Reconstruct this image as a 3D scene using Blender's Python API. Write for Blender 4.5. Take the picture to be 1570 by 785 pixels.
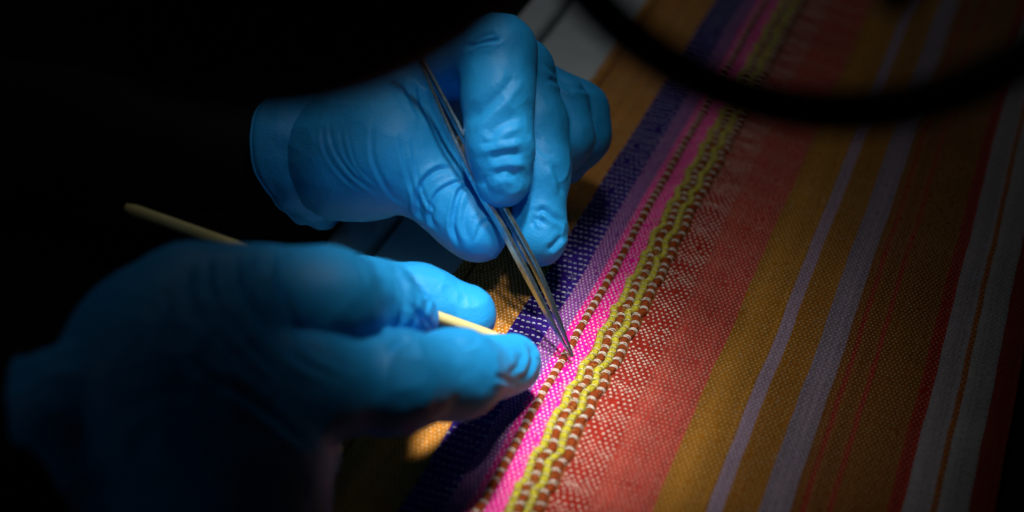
import bpy, math
import numpy as np
from mathutils import Vector, Matrix

S = bpy.context.scene
for o in list(bpy.data.objects):
    bpy.data.objects.remove(o, do_unlink=True)

# ------------------------------------------------------------------ camera, world, lamps, exposure
PITCH, H, AZ, F = math.radians(37.5), 0.26, math.radians(22), 2180.0   # 50 mm lens over a 1570 px frame
SP, CP = math.sin(PITCH), math.cos(PITCH)
SA, CA = math.sin(AZ), math.cos(AZ)

def P(px, py, d):
    """world point that lies d metres down the optical axis at a place of the photo"""
    X = (px - 785.0) / F
    Y = -(py - 392.5) / F
    return np.array([X * d, (CP + Y * SP) * d, H + (-SP + Y * CP) * d])

def UV(u, v, z=0.0):
    """cloth coordinates (metres across / along the stripes) to world"""
    return np.array([u * CA + v * SA, -u * SA + v * CA, z])

cd = bpy.data.cameras.new('camera')
cam = bpy.data.objects.new('camera', cd)
S.collection.objects.link(cam)
cam.location = (0, 0, H)
cam.rotation_euler = (math.pi / 2 - PITCH, 0, 0)
cd.lens = 50.0
cd.sensor_width = 36.0
cd.clip_start = 0.01
cd.clip_end = 50
cd.dof.use_dof = True
cd.dof.focus_distance = 0.398
cd.dof.aperture_fstop = 5.7
S.camera = cam

w = bpy.data.worlds.new("World")
S.world = w
w.use_nodes = True
w.node_tree.nodes['Background'].inputs[0].default_value = (0.5, 0.7, 1.0, 1)
w.node_tree.nodes['Background'].inputs[1].default_value = 0.0012

def aim(o, target):
    d = Vector(target) - o.location
    o.rotation_euler = d.to_track_quat('-Z', 'Y').to_euler()

SPOT_AT = np.array([0.004, 0.281, 0.0])
LAMP_AT = SPOT_AT + np.array([0.014, 0.024, 0.44])
# core, throw and spill of the work lamp: cone, power, where each is centred on the cloth
for cone, watt, dx, dy in ((14.2, 15.0, -0.009, -0.006), (25, 1.55, 0.022, -0.002), (38, 0.6, 0.0, 0.06), (66, 0.18, 0.03, 0.14)):
    sd = bpy.data.lights.new('work_spot', 'SPOT')
    sd.energy = watt
    sd.color = (1.0, 0.975, 0.93)
    sd.spot_size = math.radians(cone)
    sd.spot_blend = 1.0
    sd.shadow_soft_size = 0.028
    spot = bpy.data.objects.new('work_spot', sd)
    S.collection.objects.link(spot)
    spot.location = LAMP_AT
    aim(spot, SPOT_AT + np.array([dx, dy, 0]))

# accent spot added on the camera's side to brighten the fingertips, narrow and weaker
sd = bpy.data.lights.new('front_accent_spot', 'SPOT')
sd.energy = 5.0
sd.color = (1.0, 0.975, 0.93)
sd.spot_size = math.radians(14)
sd.spot_blend = 1.0
sd.shadow_soft_size = 0.02
spot = bpy.data.objects.new('front_accent_spot', sd)
S.collection.objects.link(spot)
spot.location = SPOT_AT + np.array([0.030, -0.130, 0.40])
aim(spot, P(735, 468, .383))

fd = bpy.data.lights.new('soft_fill_light', 'AREA')  # unseen fill added to lift the far wrist, board and upper cloth
fd.energy = 0.039
fd.color = (0.95, 0.98, 1.0)
fd.shape = 'DISK'
fd.size = 0.12
fill = bpy.data.objects.new('soft_fill_light', fd)
S.collection.objects.link(fill)
fill.location = (-0.06, 0.53, 0.30)
aim(fill, (-0.04, 0.45, 0))

gd = bpy.data.lights.new('side_fill', 'AREA')  # weak fill added at the left to lift the near hand and cuff
gd.energy = 0.019
gd.color = (0.9, 0.96, 1.0)
gd.shape = 'DISK'
gd.size = 0.15
glow = bpy.data.objects.new('side_fill', gd)
S.collection.objects.link(glow)
glow.location = (-0.36, 0.16, 0.33)
aim(glow, P(250, 560, .30))

S.view_settings.view_transform = 'Standard'
S.view_settings.look = 'None'
S.view_settings.exposure = 0
S.view_settings.gamma = 1
S.view_settings.use_curve_mapping = False
S.cycles.max_bounces = 6
rng = np.random.default_rng(7)

# ------------------------------------------------------------------ helpers
def raw_mesh(name, verts, quads=None, tris=None, smooth=True):
    verts = np.asarray(verts, np.float32)
    q = np.zeros((0, 4), np.int32) if quads is None else np.asarray(quads, np.int32)
    t = np.zeros((0, 3), np.int32) if tris is None else np.asarray(tris, np.int32)
    me = bpy.data.meshes.new(name)
    me.vertices.add(len(verts))
    me.vertices.foreach_set('co', verts.ravel())
    nl = q.size + t.size
    me.loops.add(nl)
    me.loops.foreach_set('vertex_index', np.concatenate([q.ravel(), t.ravel()]))
    npoly = len(q) + len(t)
    me.polygons.add(npoly)
    me.polygons.foreach_set('loop_start', np.concatenate([np.arange(len(q)) * 4, q.size + np.arange(len(t)) * 3]).astype(np.int32))
    me.polygons.foreach_set('use_smooth', np.full(npoly, smooth))
    me.update(calc_edges=True)
    return me

def link(name, me, mat=None, parent=None):
    o = bpy.data.objects.new(name, me)
    S.collection.objects.link(o)
    if mat is not None:
        me.materials.append(mat)
    if parent is not None:
        o.parent = parent
    return o

def empty(name, label, cat, group=None):
    o = bpy.data.objects.new(name, None)
    o.empty_display_size = 0.01
    S.collection.objects.link(o)
    o['label'] = label
    o['category'] = cat
    if group:
        o['group'] = group
    return o

def tag(o, label, cat):
    o['label'] = label
    o['category'] = cat
    return o

def unit(a):
    return a / (np.linalg.norm(a, axis=-1, keepdims=True) + 1e-12)

def frames(path):
    t = unit(np.gradient(path, axis=0))
    n = np.zeros_like(t)
    ref = np.array([0, 0, 1.0]) if abs(t[0][2]) < 0.9 else np.array([1.0, 0, 0])
    v = ref - t[0] * ref.dot(t[0])
    for i in range(len(path)):
        v = v - t[i] * v.dot(t[i])
        v /= np.linalg.norm(v)
        n[i] = v
    return t, n, np.cross(t, n)

def tube_arrays(path, rad, k=12, cap=True):
    path = np.asarray(path, float)
    n = len(path)
    rad = np.broadcast_to(np.asarray(rad, float), (n,))
    t, a, b = frames(path)
    th = np.arange(k) * 2 * math.pi / k
    v = path[:, None] + rad[:, None, None] * (np.cos(th)[None, :, None] * a[:, None] + np.sin(th)[None, :, None] * b[:, None])
    v = v.reshape(-1, 3)
    i = np.arange(n - 1)[:, None] * k
    j = np.arange(k)[None]
    j2 = (j + 1) % k
    q = np.stack([i + j, i + j2, i + k + j2, i + k + j], -1).reshape(-1, 4)
    tr = np.zeros((0, 3), int)
    if cap:
        v = np.vstack([v, path[0], path[-1]])
        c0, c1 = n * k, n * k + 1
        jj = np.arange(k)
        j2 = (jj + 1) % k
        tr = np.vstack([np.stack([np.full(k, c0), j2, jj], -1), np.stack([np.full(k, c1), (n - 1) * k + jj, (n - 1) * k + j2], -1)])
    return v, q, tr

def join_arrays(parts):
    V, Q, T = [], [], []
    off = 0
    for v, q, t in parts:
        V.append(v)
        Q.append(np.asarray(q, int).reshape(-1, 4) + off)
        T.append(np.asarray(t, int).reshape(-1, 3) + off)
        off += len(v)
    return np.vstack(V), np.vstack(Q), np.vstack(T)

def catmull(pts, n):
    pts = np.asarray(pts, float)
    p = np.vstack([2 * pts[0] - pts[1], pts, 2 * pts[-1] - pts[-2]])
    s = np.linspace(0, len(pts) - 1 - 1e-9, n)
    i = s.astype(int)
    f = (s - i)[:, None]
    a, b, c, d = p[i], p[i + 1], p[i + 2], p[i + 3]
    return 0.5 * ((2 * b) + (-a + c) * f + (2 * a - 5 * b + 4 * c - d) * f ** 2 + (-a + 3 * b - 3 * c + d) * f ** 3)

def noise3(p, scale, seed=0):
    """smooth value noise, vectorised, about -1..1"""
    r = np.random.default_rng(seed)
    tab = r.uniform(-1, 1, 4096)
    q = np.asarray(p, float) * scale
    i = np.floor(q).astype(np.int64)
    f = q - i
    f = f * f * (3 - 2 * f)
    out = 0
    for dx in (0, 1):
        for dy in (0, 1):
            for dz in (0, 1):
                h = ((i[..., 0] + dx) * 73856093 ^ (i[..., 1] + dy) * 19349663 ^ (i[..., 2] + dz) * 83492791) & 4095
                wt = (f[..., 0] if dx else 1 - f[..., 0]) * (f[..., 1] if dy else 1 - f[..., 1]) * (f[..., 2] if dz else 1 - f[..., 2])
                out = out + wt * tab[h]
    return out

class NT:
    def __init__(self, name):
        self.m = bpy.data.materials.new(name)
        self.m.use_nodes = True
        self.t = self.m.node_tree
        self.b = self.t.nodes['Principled BSDF']
    def n(self, kind, **kw):
        x = self.t.nodes.new(kind)
        for k, v in kw.items():
            if hasattr(x, k):
                setattr(x, k, v)
            else:
                x.inputs[k.replace('_', ' ')].default_value = v
        return x
    def l(self, a, b):
        self.t.links.new(a, b)
    def set(self, **kw):
        for k, v in kw.items():
            self.b.inputs[k.replace('_', ' ')].default_value = v

def simple_mat(name, col, rough=0.5, noise=0.15, scale=400, metal=0.0, bump=0.0, spec=0.5, bscale=None, bdist=0.0003):
    m = NT(name)
    m.set(Roughness=rough, Metallic=metal)
    m.b.inputs['Specular IOR Level'].default_value = spec
    tc = m.n('ShaderNodeTexCoord')
    nz = m.n('ShaderNodeTexNoise', Scale=scale, Detail=4.0)
    m.l(tc.outputs['Object'], nz.inputs['Vector'])
    rp = m.n('ShaderNodeValToRGB')
    rp.color_ramp.elements[0].position = 0.3
    rp.color_ramp.elements[1].position = 0.7
    rp.color_ramp.elements[0].color = tuple(c * (1 - noise) for c in col) + (1,)
    rp.color_ramp.elements[1].color = tuple(min(1, c * (1 + noise)) for c in col) + (1,)
    m.l(nz.outputs['Fac'], rp.inputs['Fac'])
    m.l(rp.outputs['Color'], m.b.inputs['Base Color'])
    if bump:
        n2 = m.n('ShaderNodeTexNoise', Scale=bscale or scale, Detail=3.0)
        m.l(tc.outputs['Object'], n2.inputs['Vector'])
        bp = m.n('ShaderNodeBump', Strength=bump, Distance=bdist)
        m.l(n2.outputs['Fac'], bp.inputs['Height'])
        m.l(bp.outputs['Normal'], m.b.inputs['Normal'])
    return m.m

# ------------------------------------------------------------------ the table, its grey board and rail
def slab(name, u0, u1, v0, v1, z0, z1, mat, bev=0.0015):
    """board with rounded long edges, laid along the stripes"""
    prof = [(u0, z0), (u0, z1 - bev)]
    for k in range(1, 6):
        a = k / 5 * math.pi / 2
        prof.append((u0 + bev - bev * math.cos(a), z1 - bev + bev * math.sin(a)))
    for k in range(0, 6):
        a = math.pi / 2 - k / 5 * math.pi / 2
        prof.append((u1 - bev + bev * math.cos(a), z1 - bev + bev * math.sin(a)))
    prof.append((u1, z0))
    n = len(prof)
    vs = []
    for v in (v0, v1):
        vs += [UV(u, v, z) for u, z in prof]
    q = [(i, i + 1, n + i + 1, n + i) for i in range(n - 1)] + [(n - 1, 0, n, 2 * n - 1)]
    me = bpy.data.meshes.new(name)
    me.from_pydata([tuple(x) for x in vs], [], q + [tuple(range(n))[::-1], tuple(range(n, 2 * n))])
    return link(name, me, mat)

m_black = simple_mat('dark_table', (0.006, 0.006, 0.007), rough=0.8, spec=0.1)
m_board = simple_mat('grey_board', (0.62, 0.69, 0.71), rough=0.6, noise=0.06, scale=120, bump=0.25, bscale=900)
g = slab('table_base', -1.2, 0.9, -0.5, 1.4, -0.06, -0.0085, m_black)
g['kind'] = 'structure'
board = slab('table_board', -0.1665, 0.015, -0.1, 0.9, -0.008, -0.0011, m_board)
board['kind'] = 'structure'
rail = slab('table_rail', -0.1835, -0.1697, -0.1, 0.9, -0.008, -0.0005, m_board, bev=0.003)
rail['kind'] = 'structure'

# ------------------------------------------------------------------ the woven cloth
def cloth_z(u, v):
    z = 0.0004 * np.sin(v * 61 + u * 20) + 0.0003 * np.sin(v * 140 - u * 90 + 1.3)
    pk = np.exp(-((u + 0.068) / 0.012) ** 2)
    z = z + pk * 0.00045 * np.sin(v * 2 * math.pi / 0.0127 + u * 160)
    fold = np.exp(-((v + 0.9 * u - 0.235) / 0.014) ** 2) * np.clip((u + 0.075) / 0.03, 0, 1)
    z = z + 0.0011 * fold
    z = z + 0.0012 * np.exp(-((u + 0.139) / 0.004) ** 2)
    return z

PER = 0.0127
def saw(v, ph=0.0):
    x = (v + 0.0017 * np.sin(v * 190) + 0.0012 * np.sin(v * 431 + 2)) / PER + ph
    return 0.75 * np.sin(2 * math.pi * x) + 0.25 * np.sin(4 * math.pi * x + 0.4)

def row_shift(u, v):
    wgt = np.interp(u, [-0.0915, -0.081, -0.0775, -0.071], [0.0, 0.8, 1.0, 0.0])
    return wgt * 0.00062 * (saw(v, 0.2) + 0.5 * np.sin(v * 830 + 1 + u * 600) + 0.3 * np.sin(v * 307))

def u_shift(u, v):
    wgt = np.interp(u, [-0.0945, -0.0912, -0.081, -0.0755], [0, 1, 1, 0])
    w2 = np.interp(u, [-0.139, -0.13, 0.012, 0.0203], [0.6, 1, 1, 0.6])
    return wgt * 0.0005 * saw(v) + w2 * (0.00011 * np.sin(v * 83 + 1) + 0.00008 * np.sin(v * 171 + u * 8) + 0.00006 * np.sin(v * 390 + u * 30))

yarn = NT('warp_yarn')
yarn.set(Roughness=0.85)
yarn.b.inputs['Specular IOR Level'].default_value = 0.03
at = yarn.n('ShaderNodeAttribute', attribute_name='yarn_colour')
tc = yarn.n('ShaderNodeTexCoord')
nz = yarn.n('ShaderNodeTexNoise', Scale=900.0, Detail=3.0)
yarn.l(tc.outputs['Object'], nz.inputs['Vector'])
mr = yarn.n('ShaderNodeMapRange')
mr.inputs['From Min'].default_value = 0.3
mr.inputs['From Max'].default_value = 0.7
mr.inputs['To Min'].default_value = 0.8
mr.inputs['To Max'].default_value = 1.18
yarn.l(nz.outputs['Fac'], mr.inputs['Value'])
mx = yarn.n('ShaderNodeVectorMath', operation='SCALE')
yarn.l(at.outputs['Color'], mx.inputs[0])
yarn.l(mr.outputs['Result'], mx.inputs['Scale'])
yarn.l(mx.outputs['Vector'], yarn.b.inputs['Base Color'])
m_yarn = yarn.m

cloth = empty('striped_cloth', 'handwoven striped cotton cloth in orange, purple, magenta, coral and gold lying on grey board', 'cloth')
V0, V1, PV = 0.150, 0.570, 0.00122
#          u0      u1     warp pitch  colour                stitch colour        stitch pattern  label
STRIPES = [
 (-139.0, -114.5, 0.62, (0.50, 0.190, 0.018), (0.80, 0.68, 0.42), 'plain', 'orange stripe along the hemmed edge of the cloth'),
 (-114.5, -104.6, 0.86, (0.028, 0.010, 0.17), (0.54, 0.57, 0.66), 'long', 'deep purple stripe with long white weft stitches'),
 (-104.6, -99.5, 0.56, (0.22, 0.055, 0.27), (0.70, 0.62, 0.70), 'plain', 'lilac purple stripe beside the magenta one'),
 (-99.5, -97.3, 0.74, (0.80, 0.012, 0.30), (0.84, 0.62, 0.72), 'plain', 'narrow magenta stripe left of the single brown cord'),  # white stitches tinted with the pink bounce of the magenta yarn
 (-97.3, -95.2, 0.70, (0.22, 0.03, 0.05), (0.7, 0.6, 0.5), 'none', None),
 (-95.2, -91.0, 0.74, (0.80, 0.012, 0.30), (0.84, 0.62, 0.72), 'plain', 'bright magenta stripe with white stitches between the cords'),  # same pink bounce put into the stitch colour
 (-91.0, -81.2, 0.70, (0.25, 0.07, 0.02), (0.7, 0.6, 0.5), 'none', None),
 (-81.2, -72.0, 0.86, (0.31, 0.024, 0.015), (0.80, 0.68, 0.56), 'plain', 'dark red stripe crowded with wavy rows of white stitches'),
 (-72.0, -57.1, 0.64, (0.41, 0.052, 0.038), (0.72, 0.44, 0.32), 'plain', 'coral red stripe with fine pale dots'),
 (-57.1, -44.9, 0.66, (0.36, 0.145, 0.015), (0.62, 0.48, 0.20), 'plain', 'golden brown stripe beside the coral one'),
 (-44.9, -41.2, 0.62, (0.25, 0.17, 0.22), (0.55, 0.50, 0.58), 'plain', 'thin lilac stripe'),
 (-41.2, -33.0, 0.66, (0.28, 0.105, 0.012), (0.50, 0.40, 0.18), 'plain', 'golden brown stripe between the two lilac ones'),
 (-33.0, -25.9, 0.62, (0.22, 0.165, 0.20), (0.48, 0.46, 0.54), 'plain', 'wide lilac stripe'),
 (-25.9, -23.7, 0.62, (0.19, 0.058, 0.010), (0.42, 0.34, 0.17), 'plain', 'dark brown stripe'),
 (-23.7, -22.4, 0.62, (0.28, 0.026, 0.017), (0.42, 0.25, 0.15), 'plain', 'hair thin red stripe'),
 (-22.4, -17.6, 0.62, (0.19, 0.060, 0.010), (0.42, 0.34, 0.17), 'plain', 'dark brown stripe'),
 (-17.6, -16.3, 0.62, (0.28, 0.026, 0.017), (0.42, 0.25, 0.15), 'plain', 'hair thin red stripe'),
 (-16.3, -4.1, 0.62, (0.18, 0.058, 0.008), (0.42, 0.36, 0.17), 'plain', 'wide dark brown stripe'),
 (-4.1, -0.7, 0.62, (0.24, 0.016, 0.010), (0.40, 0.22, 0.14), 'plain', 'dark red stripe beside the grey ones'),
 (-0.7, 5.7, 0.62, (0.25, 0.225, 0.24), (0.46, 0.43, 0.44), 'plain', 'pale grey stripe'),
 (5.7, 7.2, 0.62, (0.26, 0.07, 0.012), (0.45, 0.35, 0.2), 'plain', 'thin brown stripe between grey ones'),
 (7.2, 14.3, 0.62, (0.25, 0.24, 0.24), (0.44, 0.43, 0.43), 'plain', 'pale grey stripe'),
 (14.3, 20.3, 0.62, (0.16, 0.020, 0.010), (0.22, 0.10, 0.08), 'plain', 'dark red stripe along the outer edge'),
]
m_stitch_cache = {}
def stitch_mat(col):
    if col not in m_stitch_cache:
        m_stitch_cache[col] = simple_mat('weft_thread', col, rough=0.8, noise=0.12, scale=700, spec=0.05)
    return m_stitch_cache[col]

def dome_template(k=8):
    pts = [(math.cos(a), math.sin(a), -0.35) for a in np.arange(k) * 2 * math.pi / k]
    pts += [(0.72 * math.cos(a), 0.72 * math.sin(a), 0.62) for a in np.arange(k) * 2 * math.pi / k]
    pts += [(0, 0, 1.0)]
    q = [(i, (i + 1) % k, k + (i + 1) % k, k + i) for i in range(k)]
    t = [(k + i, k + (i + 1) % k, 2 * k) for i in range(k)]
    return np.array(pts), np.array(q), np.array(t)
DP, DQ, DT = dome_template(8)

NR = int((V1 - V0) / PV)
jbase = 0
for (u0, u1, pu, col, wcol, pat, lab) in STRIPES:
    u0, u1 = u0 / 1000, u1 / 1000
    nw = max(1, int(round((u1 - u0) / (pu / 1000))))
    pitch = (u1 - u0) / nw
    # columns: valley, flank, crest, flank, ... , valley
    ncol = nw * 2 + 1
    cu = u0 + np.arange(ncol) * pitch / 2
    prof = np.array([0.0, 1.0])
    cp = np.concatenate([np.tile(prof, nw), [0.0]])
    wid = np.minimum(np.arange(ncol) // 2, nw - 1) + jbase
    rows = np.arange(NR * 2 + 1)
    vv = V0 + rows * PV / 2
    U, Vv = np.meshgrid(cu, vv)
    ov = np.cos(math.pi * (rows[:, None] / 2 + wid[None])) * -1       # +1: warp on top
    if pat == 'none':
        ov = ov * 0
    z = cp[None] * (0.00016 + 0.00017 * ov) - 0.00012
    sh = rng.uniform(0.82, 1.15, jbase + nw + 1)
    jit = noise3(np.stack([U, Vv, U * 0], -1), 300, 3) * 0.00006
    # frayed, slightly ragged selvedge
    US = U + u_shift(U, Vv)
    VS = Vv + row_shift(U, Vv)
    if u0 < -0.1389:
        k = np.exp(-(U - u0) / 0.0008)
        US = US + k * 0.0003 * noise3(np.stack([U * 0, Vv, U * 0], -1), 500, 9)
    Z = z + jit + cloth_z(U, Vv) + 0.0004
    X = US * CA + VS * SA
    Y = -US * SA + VS * CA
    verts = np.stack([X, Y, Z], -1).reshape(-1, 3)
    nrw = len(rows)
    i = np.arange(nrw - 1)[:, None] * ncol
    j = np.arange(ncol - 1)[None]
    q = np.stack([i + j, i + j + 1, i + ncol + j + 1, i + ncol + j], -1).reshape(-1, 4)
    nt = len(verts)
    me = raw_mesh('woven_stripe', verts, q)
    ca = me.color_attributes.new('yarn_colour', 'FLOAT_COLOR', 'POINT')
    blotch = 1 + 0.10 * noise3(np.stack([U, Vv, U * 0], -1), 90, 5)
    cc = (np.array(col)[None, None] * sh[wid][None, :, None]) * blotch[..., None]
    cc = np.concatenate([cc, np.ones(cc.shape[:2] + (1,))], -1).astype(np.float32)
    ca.data.foreach_set('color', cc.ravel())
    so = link('woven_stripe', me, m_yarn, cloth)
    if lab:
        so['label'] = lab
    if pat != 'none':
        ii, jj = np.meshgrid(np.arange(NR + 1), np.arange(nw), indexing='ij')
        if pat == 'plain':
            on = (ii + jj + jbase) % 2 == 0
        else:
            on = (ii % 2 == 0) & ((jj + ii // 2) % 2 == 0)
        on &= rng.uniform(0, 1, on.shape) > 0.015
        ii, jj = ii[on], jj[on]
        uc = u0 + (jj + 0.5) * pitch + rng.normal(0, 0.00006, len(ii))
        vc = V0 + ii * PV + rng.normal(0, 0.00004 if pat == 'plain' else 0.00016, len(ii))
        big = 1.0 if pu < 0.7 else 1.12
        au = pitch * (0.44 if pat == 'plain' else 0.70) * big * rng.uniform(0.72, 1.15, len(ii))
        av = PV * (0.21 if pat == 'plain' else 0.17) * big * rng.uniform(0.7, 1.2, len(ii))
        hz = 0.00027 * big
        dun = uc[:, None] + DP[None, :, 0] * au[:, None]
        dvn = vc[:, None] + DP[None, :, 1] * av[:, None]
        us = dun + u_shift(uc, vc)[:, None]
        vs = dvn + row_shift(uc, vc)[:, None] + (dun - uc[:, None]) * 0.12
        zz = cloth_z(uc, vc)[:, None] + 0.0004 + DP[None, :, 2] * hz
        dv = np.stack([us * CA + vs * SA, -us * SA + vs * CA, zz], -1).reshape(-1, 3)
        off = (np.arange(len(ii)) * len(DP))[:, None, None]
        dm = raw_mesh('weft_stitches', dv, (DQ[None] + off).reshape(-1, 4), (DT[None] + off).reshape(-1, 3))
        do = link('weft_stitches', dm, stitch_mat(wcol), so)
        do['kind'] = 'stuff'
    jbase += nw

# lint and loose fibre ends on the weave
parts = []
for k in range(900):
    u = rng.uniform(-0.137, -0.03) if k % 3 else rng.uniform(-0.105, -0.07)
    v = rng.uniform(0.20, 0.42)
    base = UV(u, v, 0.0006 + float(cloth_z(u, v)))
    an = rng.uniform(0, 2 * math.pi)
    L = rng.uniform(0.0008, 0.0032)
    s_ = np.linspace(0, 1, 6)[:, None]
    d1 = np.array([math.cos(an), math.sin(an), rng.uniform(0.05, 0.7)])
    d2 = np.array([-math.sin(an), math.cos(an), -0.5]) * rng.uniform(-0.8, 0.8)
    pth = base + d1 * L * s_ + d2 * L * s_ ** 2
    pth[:, 2] = np.maximum(pth[:, 2], base[2])
    parts.append(tube_arrays(pth, 0.000032, 3, cap=False))
v_, q_, t_ = join_arrays(parts)
lint = link('lint_fibres', raw_mesh('lint_fibres', v_, q_, t_), simple_mat('lint', (0.7, 0.62, 0.55), rough=0.9, spec=0.05), cloth)
lint['kind'] = 'stuff'

# hem line of the orange edge
hv = np.linspace(V0, V1, 300)
hem = [UV(-0.1352, v, 0.0006 + cloth_z(-0.1352, v)) for v in hv]
v_, q_, t_ = tube_arrays(hem, 0.0004, 6)
link('hem_thread', raw_mesh('hem_thread', v_, q_, t_), simple_mat('hem_yarn', (0.16, 0.06, 0.01), rough=0.9), cloth)

# cords woven into the cloth
def cord_mat(name, col, twist):
    m = NT(name)
    m.set(Roughness=0.85)
    m.b.inputs['Specular IOR Level'].default_value = 0.05
    tc = m.n('ShaderNodeTexCoord')
    mp = m.n('ShaderNodeMapping')
    mp.inputs['Rotation'].default_value = (0, 0, AZ + twist)
    m.l(tc.outputs['Object'], mp.inputs['Vector'])
    mp2 = m.n('ShaderNodeMapping')
    mp2.inputs['Scale'].default_value = (3200, 700, 1500)
    m.l(mp.outputs['Vector'], mp2.inputs['Vector'])
    nz = m.n('ShaderNodeTexNoise', Scale=1.0, Detail=3.0)
    m.l(mp2.outputs['Vector'], nz.inputs['Vector'])
    rp = m.n('ShaderNodeValToRGB')
    rp.color_ramp.elements[0].position = 0.32
    rp.color_ramp.elements[1].position = 0.68
    rp.color_ramp.elements[0].color = tuple(c * 0.62 for c in col) + (1,)
    rp.color_ramp.elements[1].color = tuple(min(1, c * 1.3) for c in col) + (1,)
    m.l(nz.outputs['Fac'], rp.inputs['Fac'])
    m.l(rp.outputs['Color'], m.b.inputs['Base Color'])
    bp = m.n('ShaderNodeBump', Strength=1.0, Distance=0.0005)
    m.l(nz.outputs['Fac'], bp.inputs['Height'])
    m.l(bp.outputs['Normal'], m.b.inputs['Normal'])
    return m.m
m_brown = cord_mat('brown_wool', (0.28, 0.054, 0.012), 0.5)
m_yellow = cord_mat('yellow_wool', (0.58, 0.51, 0.040), -0.4)
m_bindy = simple_mat('pale_yellow_cotton', (0.74, 0.70, 0.42), rough=0.75, noise=0.12, scale=800, spec=0.05)
m_bind = simple_mat('white_cotton', (0.82, 0.78, 0.68), rough=0.75, noise=0.1, scale=800)
m_fuzzb = simple_mat('brown_fibre', (0.4, 0.12, 0.03), rough=0.9)
m_fuzzy = simple_mat('yellow_fibre', (0.7, 0.65, 0.1), rough=0.9)

def cord(name, uc, r, amp, ph, mat, step, double, zc, label, seed, fuzz):
    rg = np.random.default_rng(seed)
    vs = np.arange(V0, V1, 0.00033)
    def path_u(v):
        return uc + amp * saw(v, ph) + 0.00012 * np.sin(v * 700 + seed)
    bv = [V0 + 0.001]
    while bv[-1] < V1:
        bv.append(bv[-1] + step * rg.uniform(0.82, 1.2))
    bv = np.array(bv)
    dist = np.min(np.abs(vs[:, None] - bv[None]), 1)
    bulge = 1 - 0.34 * np.exp(-(dist / (0.0006 if double else 0.0004)) ** 2)
    rad = r * bulge * (1 + 0.06 * noise3(np.stack([vs, vs * 0, vs * 0], -1), 400, seed))
    u = path_u(vs)
    z = cloth_z(u, vs) + zc
    path = np.stack([u * CA + vs * SA, -u * SA + vs * CA, z], -1)
    v_, q_, t_ = tube_arrays(path, rad, 14)
    c = link(name, raw_mesh(name, v_, q_, t_), mat, cloth)
    c['label'] = label
    parts = []
    for b in bv:
        for s in ((-0.00031, 0.00031) if double else (0.0,)):
            tilt = rg.normal(0, 0.12) + 0.1
            bb = b + s + rg.normal(0, 0.00005)
            th = np.linspace(-0.15, math.pi + 0.15, 13)
            rr = r * 0.74 + 0.00014
            uu = path_u(bb) + rr * 1.04 * np.cos(th)
            vv2 = bb + tilt * rr * np.cos(th)
            zz = cloth_z(path_u(bb), bb) + zc + rr * np.sin(th)
            pth = np.stack([uu * CA + vv2 * SA, -uu * SA + vv2 * CA, zz], -1)
            parts.append(tube_arrays(pth, 0.00017 if double else 0.00016, 6))
    v_, q_, t_ = join_arrays(parts)
    bo = link('binding_threads', raw_mesh('binding_threads', v_, q_, t_), m_bind if double else m_bindy, c)
    bo['kind'] = 'stuff'
    # stray wool fibres
    parts = []
    for k in range(int(fuzz * 1.6)):
        v = rg.uniform(V0 + 0.05, V1 - 0.15)
        a = rg.uniform(0.2, math.pi - 0.2)
        base = UV(path_u(v) + r * 0.9 * math.cos(a), v, zc + r * 0.9 * math.sin(a) + cloth_z(path_u(v), v))
        d1 = UV(math.cos(a), rg.normal(0, 1.0), math.sin(a))
        d1 = d1 / np.linalg.norm(d1)
        d2 = rg.normal(0, 1, 3)
        L = rg.uniform(0.0006, 0.0020)
        s = np.linspace(0, 1, 5)[:, None]
        pth = base + d1 * L * s + d2 * L * 0.35 * s ** 2
        parts.append(tube_arrays(pth, 0.000034, 3, cap=False))
    v_, q_, t_ = join_arrays(parts)
    fo = link('stray_fibres', raw_mesh('stray_fibres', v_, q_, t_), fuzz and (m_fuzzb if 'brown' in name else m_fuzzy), c)
    fo['kind'] = 'stuff'
    return c

cord('brown_cord', -0.0963, 0.00108, 0.00010, 0.0, m_brown, 0.0036, True, 0.0007, 'single brown cord set into the magenta stripe', 11, 500)
cord('yellow_cord', -0.0897, 0.00102, 0.00074, 0.00, m_yellow, 0.0023, False, 0.0008, 'wavy yellow cord on the magenta side', 12, 600)
cord('brown_cord', -0.0875, 0.00118, 0.00066, 0.03, m_brown, 0.0036, True, 0.0007, 'brown cord between the two yellow cords', 13, 500)
cord('yellow_cord', -0.0852, 0.00102, 0.00074, 0.06, m_yellow, 0.0024, False, 0.0009, 'wavy yellow cord between two brown cords', 14, 600)
cord('brown_cord', -0.0828, 0.00126, 0.00060, 0.08, m_brown, 0.0037, True, 0.0007, 'brown cord beside the dark red stripe', 15, 500)

# ------------------------------------------------------------------ hands: one continuous skin per glove, grown round a skeleton
def capsules(chain):
    """chain of (px, py, depth, r_px) -> list of (a, b, ra, rb)"""
    pts = [(P(x, y, d), r * d / F) for x, y, d, r in chain]
    return [(pts[i][0], pts[i + 1][0], pts[i][1], pts[i + 1][1]) for i in range(len(pts) - 1)]

def sd_chain(p, caps, k=0.004):
    out = None
    for a, b, ra, rb in caps:
        pa = p - a.astype(np.float32)
        ba = (b - a).astype(np.float32)
        h = np.clip((pa @ ba) / max(1e-12, float(ba @ ba)), 0, 1)
        d = np.linalg.norm(pa - h[..., None] * ba, axis=-1) - (ra + (rb - ra) * h).astype(np.float32)
        out = d if out is None else smin(out, d, k)
    return out

def smin(a, b, k):
    h = np.maximum(k - np.abs(a - b), 0) / k
    return np.minimum(a, b) - h * h * k * 0.25

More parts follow.
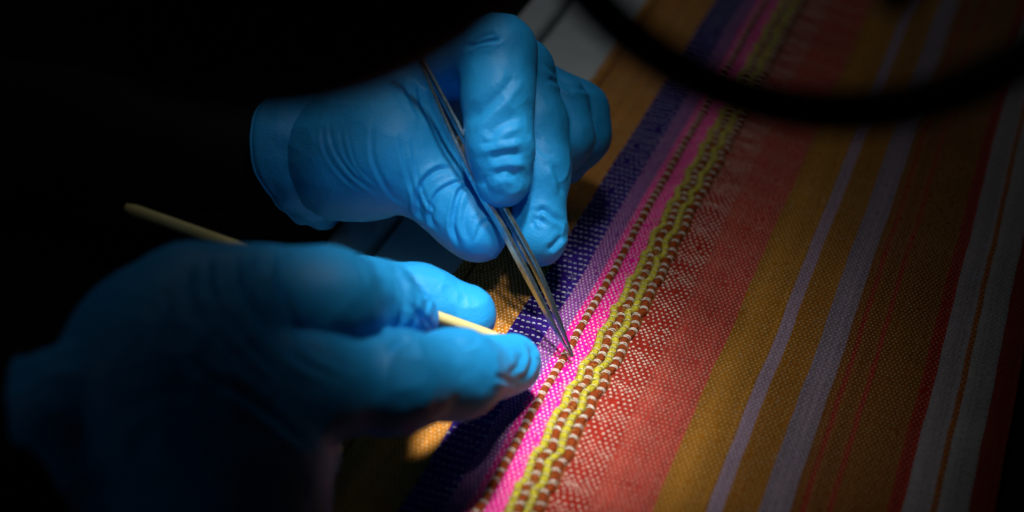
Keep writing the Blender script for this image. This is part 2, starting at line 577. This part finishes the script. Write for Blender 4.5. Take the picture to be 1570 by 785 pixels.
def hand_sdf(p, palm, fingers, kp, kf):
    dp = None
    for c, kk in palm:
        d = sd_chain(p, c, kk)
        dp = d if dp is None else smin(dp, d, 0.012)
    out = dp
    for c, kk in fingers:
        d = smin(sd_chain(p, c, kk), dp, kp)
        out = smin(out, d, kf)
    return out

def surface_nets(f, lo, hs):
    inside = f < 0
    n = np.array(f.shape)
    c = [inside[dx:n[0] - 1 + dx, dy:n[1] - 1 + dy, dz:n[2] - 1 + dz] for dx in (0, 1) for dy in (0, 1) for dz in (0, 1)]
    cnt = sum(x.astype(np.int8) for x in c)
    act = (cnt > 0) & (cnt < 8)
    idx = np.full(act.shape, -1, np.int64)
    cells = np.argwhere(act)
    idx[act] = np.arange(len(cells))
    acc = np.zeros((len(cells), 3))
    num = np.zeros(len(cells))
    corners = [(dx, dy, dz) for dx in (0, 1) for dy in (0, 1) for dz in (0, 1)]
    for a in corners:
        for ax in range(3):
            if a[ax] == 0:
                b = list(a)
                b[ax] = 1
                fa = f[cells[:, 0] + a[0], cells[:, 1] + a[1], cells[:, 2] + a[2]]
                fb = f[cells[:, 0] + b[0], cells[:, 1] + b[1], cells[:, 2] + b[2]]
                m = (fa < 0) != (fb < 0)
                t = np.where(m, fa / np.where(fa == fb, 1, fa - fb), 0)
                pt = np.array(a)[None] + t[:, None] * (np.array(b) - np.array(a))[None]
                acc[m] += pt[m]
                num[m] += 1
    verts = lo + hs * (cells + acc / num[:, None])
    quads = []
    for ax in range(3):
        s0 = [slice(None)] * 3
        s1 = [slice(None)] * 3
        s0[ax] = slice(0, -1)
        s1[ax] = slice(1, None)
        e = np.argwhere(inside[tuple(s0)] != inside[tuple(s1)])
        b1, b2 = (ax + 1) % 3, (ax + 2) % 3
        ok = (e[:, b1] > 0) & (e[:, b2] > 0) & (e[:, b1] < n[b1] - 1) & (e[:, b2] < n[b2] - 1)
        e = e[ok]
        def at(d1, d2):
            q = e.copy()
            q[:, b1] += d1
            q[:, b2] += d2
            return idx[q[:, 0], q[:, 1], q[:, 2]]
        qd = np.stack([at(-1, -1), at(0, -1), at(0, 0), at(-1, 0)], -1)
        flip = ~inside[e[:, 0], e[:, 1], e[:, 2]]
        qd[flip] = qd[flip][:, ::-1]
        quads.append(qd)
    return verts, np.vstack(quads)

def subdivide(v, q):
    e = np.stack([q, np.roll(q, -1, 1)], -1).reshape(-1, 2)
    es = np.sort(e, 1)
    uq, inv = np.unique(es, axis=0, return_inverse=True)
    inv = inv.reshape(-1, 4)
    n0, n1 = len(v), len(uq)
    mid = v[uq].mean(1)
    cen = v[q].mean(1)
    V = np.vstack([v, mid, cen])
    ce = n0 + n1 + np.arange(len(q))
    m = n0 + inv
    Q = np.vstack([np.stack([q[:, k], m[:, k], ce, m[:, (k + 3) % 4]], -1) for k in range(4)])
    return V, Q

def vnormals(v, q):
    n = np.cross(v[q[:, 2]] - v[q[:, 0]], v[q[:, 3]] - v[q[:, 1]])
    out = np.zeros_like(v)
    for k in range(4):
        for ax in range(3):
            out[:, ax] += np.bincount(q[:, k], n[:, ax], len(v))
    return unit(out)

def relax(v, q, it=1, lam=0.5):
    for _ in range(it):
        acc = np.zeros_like(v)
        num = np.bincount(q.ravel(), minlength=len(v)).astype(float) * 2
        for k in range(4):
            s = v[q[:, (k + 1) % 4]] + v[q[:, (k + 3) % 4]]
            for ax in range(3):
                acc[:, ax] += np.bincount(q[:, k], s[:, ax], len(v))
        v = v + lam * (acc / num[:, None] - v)
    return v

def project_px(v):
    r = v - np.array([0, 0, H])
    d = r[:, 1] * CP - r[:, 2] * SP
    up = r[:, 1] * SP + r[:, 2] * CP
    return np.stack([785 + F * r[:, 0] / d, 392.5 - F * up / d], -1), d

def build_skin(palm, fingers, kp, kf, hs=0.00095):
    allp = np.array([x for c, _ in palm + fingers for cap in c for x in (cap[0], cap[1])])
    mr_ = max(max(cap[2], cap[3]) for c, _ in palm + fingers for cap in c) + 0.004
    lo, hi = allp.min(0) - mr_, allp.max(0) + mr_
    n = np.ceil((hi - lo) / hs).astype(int) + 1
    ax = [lo[i] + np.arange(n[i]) * hs for i in range(3)]
    f = np.empty(n, np.float32)
    for i in range(n[0]):       # slab by slab keeps memory low
        gy, gz = np.meshgrid(ax[1], ax[2], indexing='ij')
        p = np.stack([np.full_like(gy, ax[0][i]), gy, gz], -1).astype(np.float32)
        f[i] = hand_sdf(p, palm, fingers, kp, kf)
    v, q = surface_nets(f, lo, hs)
    v = relax(v, q, 2, 0.5)
    v, q = subdivide(v, q)
    for _ in range(2):
        e = 0.0003
        pp = v.astype(np.float32)
        d0 = hand_sdf(pp, palm, fingers, kp, kf)
        gr = np.stack([hand_sdf(pp + np.float32(e) * np.eye(3, dtype=np.float32)[k], palm, fingers, kp, kf) - d0 for k in range(3)], -1) / e
        gl = np.maximum((gr ** 2).sum(-1, keepdims=True), 0.3)
        v = v - np.clip(d0[:, None] * gr / gl, -0.0008, 0.0008)
        v = relax(v, q, 1, 0.35)
    return v, q

def press(v, q, folds):
    """folds of the rubber: each is (points on the surface, width px, height mm, depth range); the fold is set at those
    points of the skin that face the wearer's work side, as a valley with a raised lip"""
    nrm = vnormals(v, q)
    px, dep = project_px(v)
    view = unit(np.array([0, 0, H]) - v)
    face = (nrm * view).sum(-1)
    disp = np.zeros(len(v))
    for pts, wpx, hmm, rng_ in folds:
        m = (face > 0.02)
        if rng_:
            m &= (dep > rng_[0]) & (dep < rng_[1])
        pl = catmull(pts, max(12, len(pts) * 8))
        bb0, bb1 = pl.min(0) - 4 * wpx, pl.max(0) + 4 * wpx
        m &= ((px > bb0) & (px < bb1)).all(1)
        ids = np.nonzero(m)[0]
        if not len(ids):
            continue
        best = np.full(len(ids), 1e9)
        sgn = np.zeros(len(ids))
        par = np.zeros(len(ids))
        for k in range(len(pl) - 1):
            a, b = pl[k], pl[k + 1]
            ba = b - a
            pa = px[ids] - a
            h = np.clip(pa @ ba / (ba @ ba + 1e-9), 0, 1)
            dd = pa - h[:, None] * ba
            dist = np.hypot(dd[:, 0], dd[:, 1])
            s = np.sign(ba[0] * pa[:, 1] - ba[1] * pa[:, 0])
            better = dist < best
            best = np.where(better, dist, best)
            sgn = np.where(better, s, sgn)
            par = np.where(better, (k + h) / (len(pl) - 1), par)
        x = best * np.where(sgn == 0, 1, sgn) / wpx
        prof = -np.exp(-np.abs(x) ** 1.3) + 0.7 * np.exp(-(np.abs(x - 1.5) / 0.9) ** 1.5) + 0.2 * np.exp(-((x + 1.8) / 1.0) ** 2)
        end = np.clip(np.minimum(par, 1 - par) * 5 + 0.12, 0, 1)
        disp[ids] += prof * end * hmm / 1000
    return v + nrm * disp[:, None]

glove = NT('blue_nitrile')
glove.set(Roughness=0.53)
glove.b.inputs['Specular IOR Level'].default_value = 0.28
tc = glove.n('ShaderNodeTexCoord')
n1 = glove.n('ShaderNodeTexNoise', Scale=60.0, Detail=3.0)
n2 = glove.n('ShaderNodeTexNoise', Scale=1500.0, Detail=2.0)
n3 = glove.n('ShaderNodeTexNoise', Scale=260.0, Detail=3.0)
for x in (n1, n2, n3):
    glove.l(tc.outputs['Object'], x.inputs['Vector'])
rp = glove.n('ShaderNodeValToRGB')
rp.color_ramp.elements[0].position = 0.3
rp.color_ramp.elements[1].position = 0.7
rp.color_ramp.elements[0].color = (0.012, 0.285, 0.66, 1)
rp.color_ramp.elements[1].color = (0.016, 0.315, 0.71, 1)
glove.l(n1.outputs['Fac'], rp.inputs['Fac'])
glove.l(rp.outputs['Color'], glove.b.inputs['Base Color'])
b1 = glove.n('ShaderNodeBump', Strength=0.45, Distance=0.00022)
b2 = glove.n('ShaderNodeBump', Strength=0.42, Distance=0.0006)
glove.l(n2.outputs['Fac'], b1.inputs['Height'])
glove.l(n3.outputs['Fac'], b2.inputs['Height'])
glove.l(b1.outputs['Normal'], b2.inputs['Normal'])
glove.l(b2.outputs['Normal'], glove.b.inputs['Normal'])
m_glove = glove.m
m_sleeve = simple_mat('black_sleeve', (0.008, 0.008, 0.009), rough=0.9, spec=0.1, scale=200)

def loft_cuff(rings, k=96, seed=1, amp=0.0014):
    """open, crumpled sleeve of rubber through a few elliptical rings: (centre, axis a, axis b)"""
    n = 26
    C = catmull(np.array([r[0] for r in rings]), n)
    A = catmull(np.array([r[1] for r in rings]), n)
    B = catmull(np.array([r[2] for r in rings]), n)
    th = np.arange(k) * 2 * math.pi / k
    s = np.linspace(0, 1, n)
    v = C[:, None] + np.cos(th)[None, :, None] * A[:, None] + np.sin(th)[None, :, None] * B[:, None]
    out = unit(v - C[:, None])
    nz = noise3(v, 75, seed) + 0.45 * noise3(v, 190, seed + 1) - 0.8 * (1 - np.abs(noise3(v + 0.004 * noise3(v, 80, seed + 2)[..., None], 110, seed + 3))) ** 5
    v = v + out * (nz * amp * np.clip(s * 1.6, 0.15, 1)[:, None])[..., None]
    t = unit(C[-1] - C[-2])
    v[-1] += (noise3(v[-1], 90, seed + 4)[:, None] * 0.002) * t
    v = v.reshape(-1, 3)
    i = np.arange(n - 1)[:, None] * k
    j = np.arange(k)[None]
    j2 = (j + 1) % k
    q = np.stack([i + j, i + j2, i + k + j2, i + k + j], -1).reshape(-1, 4)
    rim = v[(n - 1) * k:]
    rim = np.vstack([rim, rim[:1]])
    return v, q, rim

def make_hand(label, palm, fingers, folds, cuff_rings, sleeve, kp, kf, seed):
    t = empty('gloved_hand', label, 'gloved hand', 'two gloved hands at work')
    palm = [(capsules(c), k) for c, k in palm]
    fingers = [(capsules(c), k) for c, k in fingers]
    v, q = build_skin(palm, fingers, kp, kf)
    nrm = vnormals(v, q)
    v = v + nrm * (0.00022 * noise3(v, 110, seed) + 0.00012 * noise3(v, 300, seed + 1))[:, None]
    wv = v + 0.004 * np.stack([noise3(v, 90, seed + 5 + k) for k in range(3)], -1)
    rid = (1 - np.abs(noise3(wv, 120, seed + 9))) ** 4 * np.clip(noise3(v, 38, seed + 10) + 0.25, 0, 1)
    rid2 = (1 - np.abs(noise3(wv, 270, seed + 14))) ** 4 * np.clip(noise3(v, 55, seed + 15), 0, 1)
    v = v + nrm * (0.00050 * rid + 0.00026 * rid2)[:, None]
    v = press(v, q, folds)
    link('glove', raw_mesh('glove', v, q), m_glove, t)
    cv, cq, rim = loft_cuff(cuff_rings, seed=seed)
    co = link('cuff', raw_mesh('cuff', cv, cq), m_glove, t)
    sm = co.modifiers.new('thickness', 'SOLIDIFY')
    sm.thickness = 0.0004
    rv, rq, rt = tube_arrays(rim, 0.00055, 8, cap=False)
    link('cuff_bead', raw_mesh('cuff_bead', rv, rq), m_glove, co)
    pth = catmull([P(x, y, d) for x, y, d, r in sleeve], 24)
    rr = np.interp(np.linspace(0, 1, 24), np.linspace(0, 1, len(sleeve)), [r * d / F for x, y, d, r in sleeve])
    sv, sq, st = tube_arrays(pth, rr, 28)
    sv = sv + 0.0015 * np.stack([noise3(sv, 60, seed + k) for k in range(3)], -1)
    link('sleeve', raw_mesh('sleeve', sv, sq, st), m_sleeve, t)
    return t

def ring(px, py, d, half_px, dirx, diry, depth_m, bow_px=0):
    """elliptical cuff ring: half axis in the picture plane direction, other half axis in depth (plus a little bow)"""
    c = P(px, py, d)
    L = math.hypot(dirx, diry)
    a = P(px + dirx / L * half_px, py + diry / L * half_px, d) - c
    b = P(px + bow_px, py + bow_px * 0.1, d + depth_m) - c
    return c, a, b

# far hand: thumb and two fingers pinch the tweezers, ring and little finger folded behind
FAR_PALM = [
    ([(556, 229, .411, 96), (575, 226, .409, 94), (600, 222, .405, 80)], .010),
    ([(550, 180, .425, 62), (600, 140, .425, 66), (700, 105, .424, 52)], .010),
    ([(550, 215, .430, 74), (640, 160, .440, 60), (770, 95, .436, 40)], .010),
]
FAR_FINGERS = [
    ([(520, 245, .408, 88), (612, 238, .402, 74), (676, 290, .400, 55), (714, 335, .398, 47), (734, 358, .397, 44)], .006),
    ([(650, 112, .420, 56), (764, 82, .392, 53), (763, 150, .387, 49), (766, 220, .385, 46), (771, 276, .386, 42)], .006),
    ([(700, 105, .424, 50), (796, 112, .405, 48), (818, 190, .402, 46), (826, 260, .399, 43), (828, 364, .396, 42)], .006),
    ([(740, 105, .430, 46), (852, 165, .416, 46), (866, 210, .410, 40), (845, 255, .412, 34)], .005),
    ([(770, 100, .436, 40), (886, 172, .426, 43), (893, 208, .424, 38), (868, 250, .424, 32)], .005),
]
FAR_FOLDS = [
    ([(492, 195), (500, 235), (525, 270), (560, 298)], 3, .3, None),
    ([(505, 190), (512, 228), (540, 268), (585, 302)], 3, .35, None),
    ([(520, 195), (530, 240), (560, 280)], 3, .22, None),
    ([(532, 200), (545, 250), (572, 280)], 2.5, .2, None),
    ([(570, 190), (572, 245), (598, 296), (620, 312)], 4, .4, None),
    ([(612, 200), (622, 255), (640, 310), (662, 335)], 4, .45, None),
    ([(632, 215), (638, 265), (650, 300), (668, 330)], 3, .4, None),
    ([(694, 258), (668, 262), (646, 285), (640, 320), (655, 338)], 5, .9, None),
    ([(716, 280), (694, 282), (668, 300), (660, 335), (672, 352)], 4, .7, None),
    ([(726, 280), (706, 292), (697, 320), (694, 350), (704, 378)], 4.5, 1.0, None),
    ([(720, 300), (712, 340), (722, 375)], 6, .4, None),
    ([(755, 335), (738, 345), (728, 372)], 4, .4, None),
    # index: oblique folds on the flexor side
    ([(718, 190), (745, 165), (775, 135), (790, 112)], 10, 0.77, (.36, .405)),
    ([(745, 212), (768, 190), (797, 178)], 11, 0.98, (.36, .405)),
    ([(732, 222), (762, 216), (802, 208)], 8, 0.63, (.36, .405)),
    ([(748, 243), (775, 238), (804, 236)], 10, 0.98, (.36, .405)),
    ([(756, 270), (776, 262), (794, 272)], 9, 0.70, (.36, .405)),
    ([(738, 270), (752, 296), (775, 300)], 8, 0.49, (.36, .405)),
    ([(715, 75), (735, 66), (768, 60)], 4, .9, (.36, .41)),
    ([(728, 62), (745, 55), (760, 52)], 3, .6, (.36, .41)),
    # middle finger
    ([(848, 250), (858, 275), (862, 300)], 6, .7, (.37, .41)),
    ([(822, 330), (832, 322), (845, 330), (866, 345)], 5, .9, (.37, .41)),
    ([(815, 348), (822, 336), (836, 345)], 4.5, .7, (.37, .41)),
    ([(840, 385), (852, 374), (864, 360)], 5, .8, (.37, .41)),
    ([(818, 200), (830, 230), (850, 240)], 6, .3, (.37, .41)),
    # folds from knuckles to the ring and little finger
    ([(840, 120), (858, 128), (882, 142)], 5, .8, None),
    ([(835, 95), (860, 120), (885, 133), (910, 140)], 5, .7, None),
    ([(640, 130), (650, 165), (668, 200)], 5, .7, None),
    ([(618, 110), (630, 150), (650, 185)], 5, .6, None),
]
far_cuff = [ring(560, 228, .411, 80, .08, .99, .015, 0), ring(530, 232, .413, 99, .10, .99, .0185, 4), ring(503, 237, .415, 102, .12, .99, .0195, 12), ring(485, 240, .417, 101, .14, .99, .020, 26), ring(474, 242, .418, 108, .15, .99, .0215, 46), ring(464, 243, .419, 107, .17, .99, .0215, 68)]
make_hand('blue gloved hand with cuff under the dark shape, pinching the steel tweezers', FAR_PALM, FAR_FINGERS, FAR_FOLDS, far_cuff,
          [(480, 238, .418, 84), (330, 232, .425, 92), (100, 215, .435, 110), (-250, 190, .45, 130)], .006, .0011, 21)

# near hand: pen grip on the wooden stick
NEAR_PALM = [
    ([(248, 606, .304, 116), (240, 590, .304, 122), (330, 560, .308, 100)], .012),
    ([(248, 606, .304, 116), (260, 520, .308, 95), (300, 462, .312, 80)], .012),
    ([(250, 640, .303, 114), (310, 680, .302, 110), (390, 680, .307, 95)], .012),
    ([(230, 720, .301, 112), (330, 780, .299, 105), (410, 775, .307, 85)], .012),
]
NEAR_FINGERS = [
    ([(300, 460, .312, 80), (400, 455, .314, 72), (500, 461, .318, 76), (575, 468, .336, 62), (628, 486, .359, 44)], .006),
    ([(350, 575, .308, 84), (480, 590, .312, 76), (605, 587, .323, 70), (700, 574, .337, 61), (784, 558, .367, 46)], .007),
    ([(395, 680, .309, 82), (452, 700, .320, 60), (440, 745, .326, 52)], .006),
    ([(410, 775, .309, 72), (440, 795, .321, 58), (420, 815, .326, 50)], .006),
    ([(420, 450, .348, 60), (560, 452, .374, 50), (640, 458, .379, 48), (715, 484, .381, 46)], .006),
]
NEAR_FOLDS = [
    ([(330, 395), (332, 430), (345, 475), (385, 530), (430, 580)], 7, .8, (.26, .345)),
    ([(300, 410), (303, 450), (330, 510), (380, 575)], 7, .6, (.26, .345)),
    ([(260, 450), (275, 500), (305, 560), (345, 600)], 8, .7, (.26, .345)),
    ([(235, 470), (255, 520), (285, 580)], 8, .6, (.26, .345)),
    ([(375, 390), (378, 440), (400, 490), (450, 545), (510, 580)], 8, 1.0, (.26, .345)),
    ([(395, 386), (392, 420), (400, 450)], 6, .6, (.26, .345)),
    ([(432, 388), (428, 425), (440, 470), (470, 530), (540, 566)], 7, .9, (.26, .345)),
    ([(450, 384), (447, 400), (460, 420)], 5, .4, (.26, .345)),
    ([(340, 580), (420, 640), (480, 690)], 9, .6, (.26, .345)),
    # gathered folds at the index fingertip
    ([(570, 402), (588, 430), (592, 470), (580, 510)], 5, .8, (.28, .372)),
    ([(600, 405), (618, 432), (620, 470), (600, 510)], 5, 1.0, (.28, .372)),
    ([(622, 420), (640, 448), (638, 480), (618, 512)], 4, .9, (.28, .372)),
    ([(645, 440), (655, 465), (648, 495), (630, 515)], 4, .9, (.28, .372)),
    ([(660, 458), (652, 480), (662, 505)], 3.5, .7, (.28, .372)),
    ([(628, 468), (642, 482), (640, 508)], 3.5, .7, (.28, .372)),
    ([(540, 398), (556, 420), (560, 440)], 5, .4, (.28, .36)),
    # middle finger
    ([(595, 540), (612, 524), (632, 520)], 5, .7, (.31, .375)),
    ([(690, 520), (712, 530), (735, 522)], 6, .4, (.31, .375)),
    ([(812, 530), (818, 550), (808, 575), (790, 582)], 6, .7, (.33, .38)),
    ([(800, 540), (795, 562), (780, 575)], 7, .4, (.33, .38)),
    ([(826, 545), (828, 565), (815, 590)], 4, .5, (.33, .38)),
    ([(745, 575), (770, 580), (795, 592)], 6, .4, (.33, .38)),
]
near_cuff = [ring(285, 640, .305, 150, .28, .95, .016, 0), ring(238, 658, .303, 199, .28, .95, .020, 6), ring(198, 670, .301, 189, .30, .95, .020, 14), ring(162, 678, .300, 178, .33, .94, .0195, 26), ring(132, 680, .299, 157, .34, .94, .020, 46), ring(106, 677, .298, 136, .35, .94, .019, 74)]
make_hand('dimly lit blue gloved hand in front, holding the thin wooden stick like a pen', NEAR_PALM, NEAR_FINGERS, NEAR_FOLDS, near_cuff,
          [(120, 655, .299, 108), (0, 720, .29, 115), (-160, 800, .29, 130), (-400, 900, .28, 150)], .006, .0011, 41)

# ------------------------------------------------------------------ steel tweezers
steel = simple_mat('brushed_steel', (0.36, 0.50, 0.57), rough=0.30, noise=0.2, scale=900, metal=1.0, bump=0.25, bscale=1600, bdist=0.0001)
tw = empty('tweezers', 'slim pointed steel tweezers held upright, tips touching the magenta stripe', 'tweezers')
def blade(path_px, depths, half_w, half_t, name, nseg=60):
    pts = catmull([P(x, y, d) for (x, y), d in zip(path_px, depths)], nseg)
    s = np.linspace(0, 1, nseg)
    ss = np.linspace(0, 1, len(path_px))
    hw = np.interp(s, ss, half_w)
    ht = np.interp(s, ss, half_t)
    t = unit(np.gradient(pts, axis=0))
    view = unit(np.array([0, 0, H]) - pts)
    ca_, sa_ = math.cos(0.45), math.sin(0.45)
    side0 = unit(np.cross(t, view))
    dep0 = unit(np.cross(side0, t))
    side = side0 * ca_ + dep0 * sa_
    dep = -side0 * sa_ + dep0 * ca_
    prof = []
    r = 0.14
    for sx, sy in ((1, 1), (-1, 1), (-1, -1), (1, -1)):
        if sx * sy > 0:
            prof += [(sx, sy * (1 - r)), (sx * (1 - r), sy)]
        else:
            prof += [(sx * (1 - r), sy), (sx, sy * (1 - r))]
    prof = np.array(prof)
    k = len(prof)
    v = pts[:, None] + side[:, None] * (prof[None, :, 0:1] * ht[:, None, None]) + dep[:, None] * (prof[None, :, 1:2] * hw[:, None, None])
    v = v.reshape(-1, 3)
    i = np.arange(nseg - 1)[:, None] * k
    j = np.arange(k)[None]
    j2 = (j + 1) % k
    q = np.stack([i + j, i + j2, i + k + j2, i + k + j], -1).reshape(-1, 4)
    v = np.vstack([v, pts[0], pts[-1]])
    jj = np.arange(k)
    tr = np.vstack([np.stack([np.full(k, nseg * k), (jj + 1) % k, jj], -1), np.stack([np.full(k, nseg * k + 1), (nseg - 1) * k + jj, (nseg - 1) * k + (jj + 1) % k], -1)])
    me = raw_mesh(name, v, q, tr, smooth=False)
    return link(name, me, steel, tw)
LP = [(641, 90), (671, 162), (705, 236), (741, 303), (770, 350), (811, 427), (848, 498), (876, 547)]
RP = [(645, 88), (688, 168), (725, 238), (760, 300), (786.5, 346), (825, 418), (856, 490), (879, 547)]
D = np.linspace(.3845, .3868, 8)
blade(LP, D, [.0010, .0011, .0012, .0014, .0016, .0015, .0010, .0003], [.00042, .00046, .00052, .00058, .00062, .00062, .00045, .00016], 'tweezer_arm')
blade(RP, D, [.0010, .0011, .0012, .0014, .0016, .0015, .0010, .0003], [.00042, .00046, .00052, .00062, .00068, .00066, .00045, .00016], 'tweezer_arm')
blade([(612, 18), (626, 54), (638, 84), (650, 112)], np.linspace(.3835, .3848, 4), [.0026, .0024, .0018, .001], [.0009, .0009, .0008, .0005], 'tweezer_joint', 20)

# ------------------------------------------------------------------ wooden stick
wood = NT('pale_wood')
wood.set(Roughness=0.6)
tc = wood.n('ShaderNodeTexCoord')
mp = wood.n('ShaderNodeMapping')
mp.inputs['Scale'].default_value = (60, 1500, 1500)
nz = wood.n('ShaderNodeTexNoise', Scale=1.0, Detail=4.0)
wood.l(tc.outputs['Object'], mp.inputs['Vector'])
wood.l(mp.outputs['Vector'], nz.inputs['Vector'])
rp = wood.n('ShaderNodeValToRGB')
rp.color_ramp.elements[0].position = 0.3
rp.color_ramp.elements[1].position = 0.7
rp.color_ramp.elements[0].color = (0.48, 0.39, 0.13, 1)
rp.color_ramp.elements[1].color = (0.68, 0.58, 0.25, 1)
wood.l(nz.outputs['Fac'], rp.inputs['Fac'])
wood.l(rp.outputs['Color'], wood.b.inputs['Base Color'])
bp = wood.n('ShaderNodeBump', Strength=0.4, Distance=0.0002)
wood.l(nz.outputs['Fac'], bp.inputs['Height'])
wood.l(bp.outputs['Normal'], wood.b.inputs['Normal'])
sa, sb = P(192, 317, .355), P(772, 521, .3725)
n = 40
s = np.linspace(0, 1, n)
path = sa + (sb - sa) * s[:, None]
rad = np.interp(s, [0, .006, .012, .96, 1], [.0009, .0013, .00145, .00145, .0011])
# the stick lies along its own x axis so that the grain follows it
v_, q_, t_ = tube_arrays(path, rad, 18)
xdir = unit(sb - sa)
ydir = unit(np.cross([0, 0, 1.0], xdir))
zdir = np.cross(xdir, ydir)
R = np.stack([xdir, ydir, zdir], 1)
so = link('wooden_stick', raw_mesh('wooden_stick', (v_ - sa) @ R, q_, t_), wood.m)
M = np.eye(4)
M[:3, :3] = R
M[:3, 3] = sa
so.matrix_world = Matrix(M.tolist())
tag(so, 'thin round pale wooden stick gripped by the front gloved hand', 'stick')

# ------------------------------------------------------------------ loose thread lifted from the cloth
th = catmull([P(824, 541, .372), P(845, 545, .381), P(860, 547, .3845), P(876, 548, .3868)], 30)
v_, q_, t_ = tube_arrays(th, 0.00011, 6)
tag(link('loose_thread', raw_mesh('loose_thread', v_, q_, t_), simple_mat('dark_thread', (0.12, 0.03, 0.03), rough=0.9)),
    'fine dark thread stretched from the gloved fingertip to the tweezers tip', 'thread')

# ------------------------------------------------------------------ blurred black things hanging close in front
m_gloss = simple_mat('black_plastic', (0.004, 0.004, 0.004), rough=0.6, spec=0.12, noise=0.1)
hoop = empty('black_hoop', 'out of focus thick black hoop curving across the striped cloth at right', 'hoop')
hc = P(1290, -337, .205)
R_, r_ = 508 * .205 / F, 36 * .205 / F
ex = np.array([1.0, 0, 0])
ey = np.array([0, SP, CP])
a = np.linspace(0, 2 * math.pi, 161)
pth = hc + R_ * (np.cos(a)[:, None] * ex + np.sin(a)[:, None] * ey)
v_, q_, t_ = tube_arrays(pth, r_, 20, cap=False)
link('hoop_ring', raw_mesh('hoop_ring', v_, q_), m_gloss, hoop)
pth = catmull([P(1560, -420, .205), P(1440, -150, .198), P(1384, -28, .194), P(1372, -16, .194)], 30)
v_, q_, t_ = tube_arrays(pth, np.interp(np.linspace(0, 1, 30), [0, .8, 1], [.003, .0036, .003]), 16)
link('hoop_arm', raw_mesh('hoop_arm', v_, q_, t_), m_gloss, hoop)

head = empty('lamp_head', 'large rounded black shape blurred close to the camera, above the far hand', 'lamp head')
dc = .200
c0 = P(425, -285, dc)
zax = np.array([0.10, 0.45, -0.88])
zax /= np.linalg.norm(zax)
prof = [(0.0, -0.030), (0.014, -0.029), (0.026, -0.024), (0.034, -0.015), (0.0405, -0.003), (0.042, 0.008), (0.0415, 0.012), (0.038, 0.0125), (0.037, 0.008), (0.034, -0.010), (0.02, -0.022), (0.0, -0.025)]
def lathe(prof, c, zax, k=64):
    xa = unit(np.cross(zax, [0, 1, 0.2]))
    ya = np.cross(zax, xa)
    th = np.arange(k) * 2 * math.pi / k
    v = []
    for r, z in prof:
        v.append(c + zax * z + max(r, 1e-5) * (np.cos(th)[:, None] * xa + np.sin(th)[:, None] * ya))
    v = np.vstack(v)
    n = len(prof)
    i = np.arange(n - 1)[:, None] * k
    j = np.arange(k)[None]
    j2 = (j + 1) % k
    return v, np.stack([i + j, i + j2, i + k + j2, i + k + j], -1).reshape(-1, 4)
v_, q_ = lathe(prof, c0, zax)
link('lamp_shade', raw_mesh('lamp_shade', v_, q_), m_gloss, head)
pth = catmull([c0 - zax * 0.028, c0 - zax * 0.055 + np.array([-.01, 0, .01]), c0 + np.array([-.06, -.02, .10]), c0 + np.array([-.16, -.02, .16])], 30)
v_, q_, t_ = tube_arrays(pth, .006, 16)
link('lamp_arm', raw_mesh('lamp_arm', v_, q_, t_), m_gloss, head)
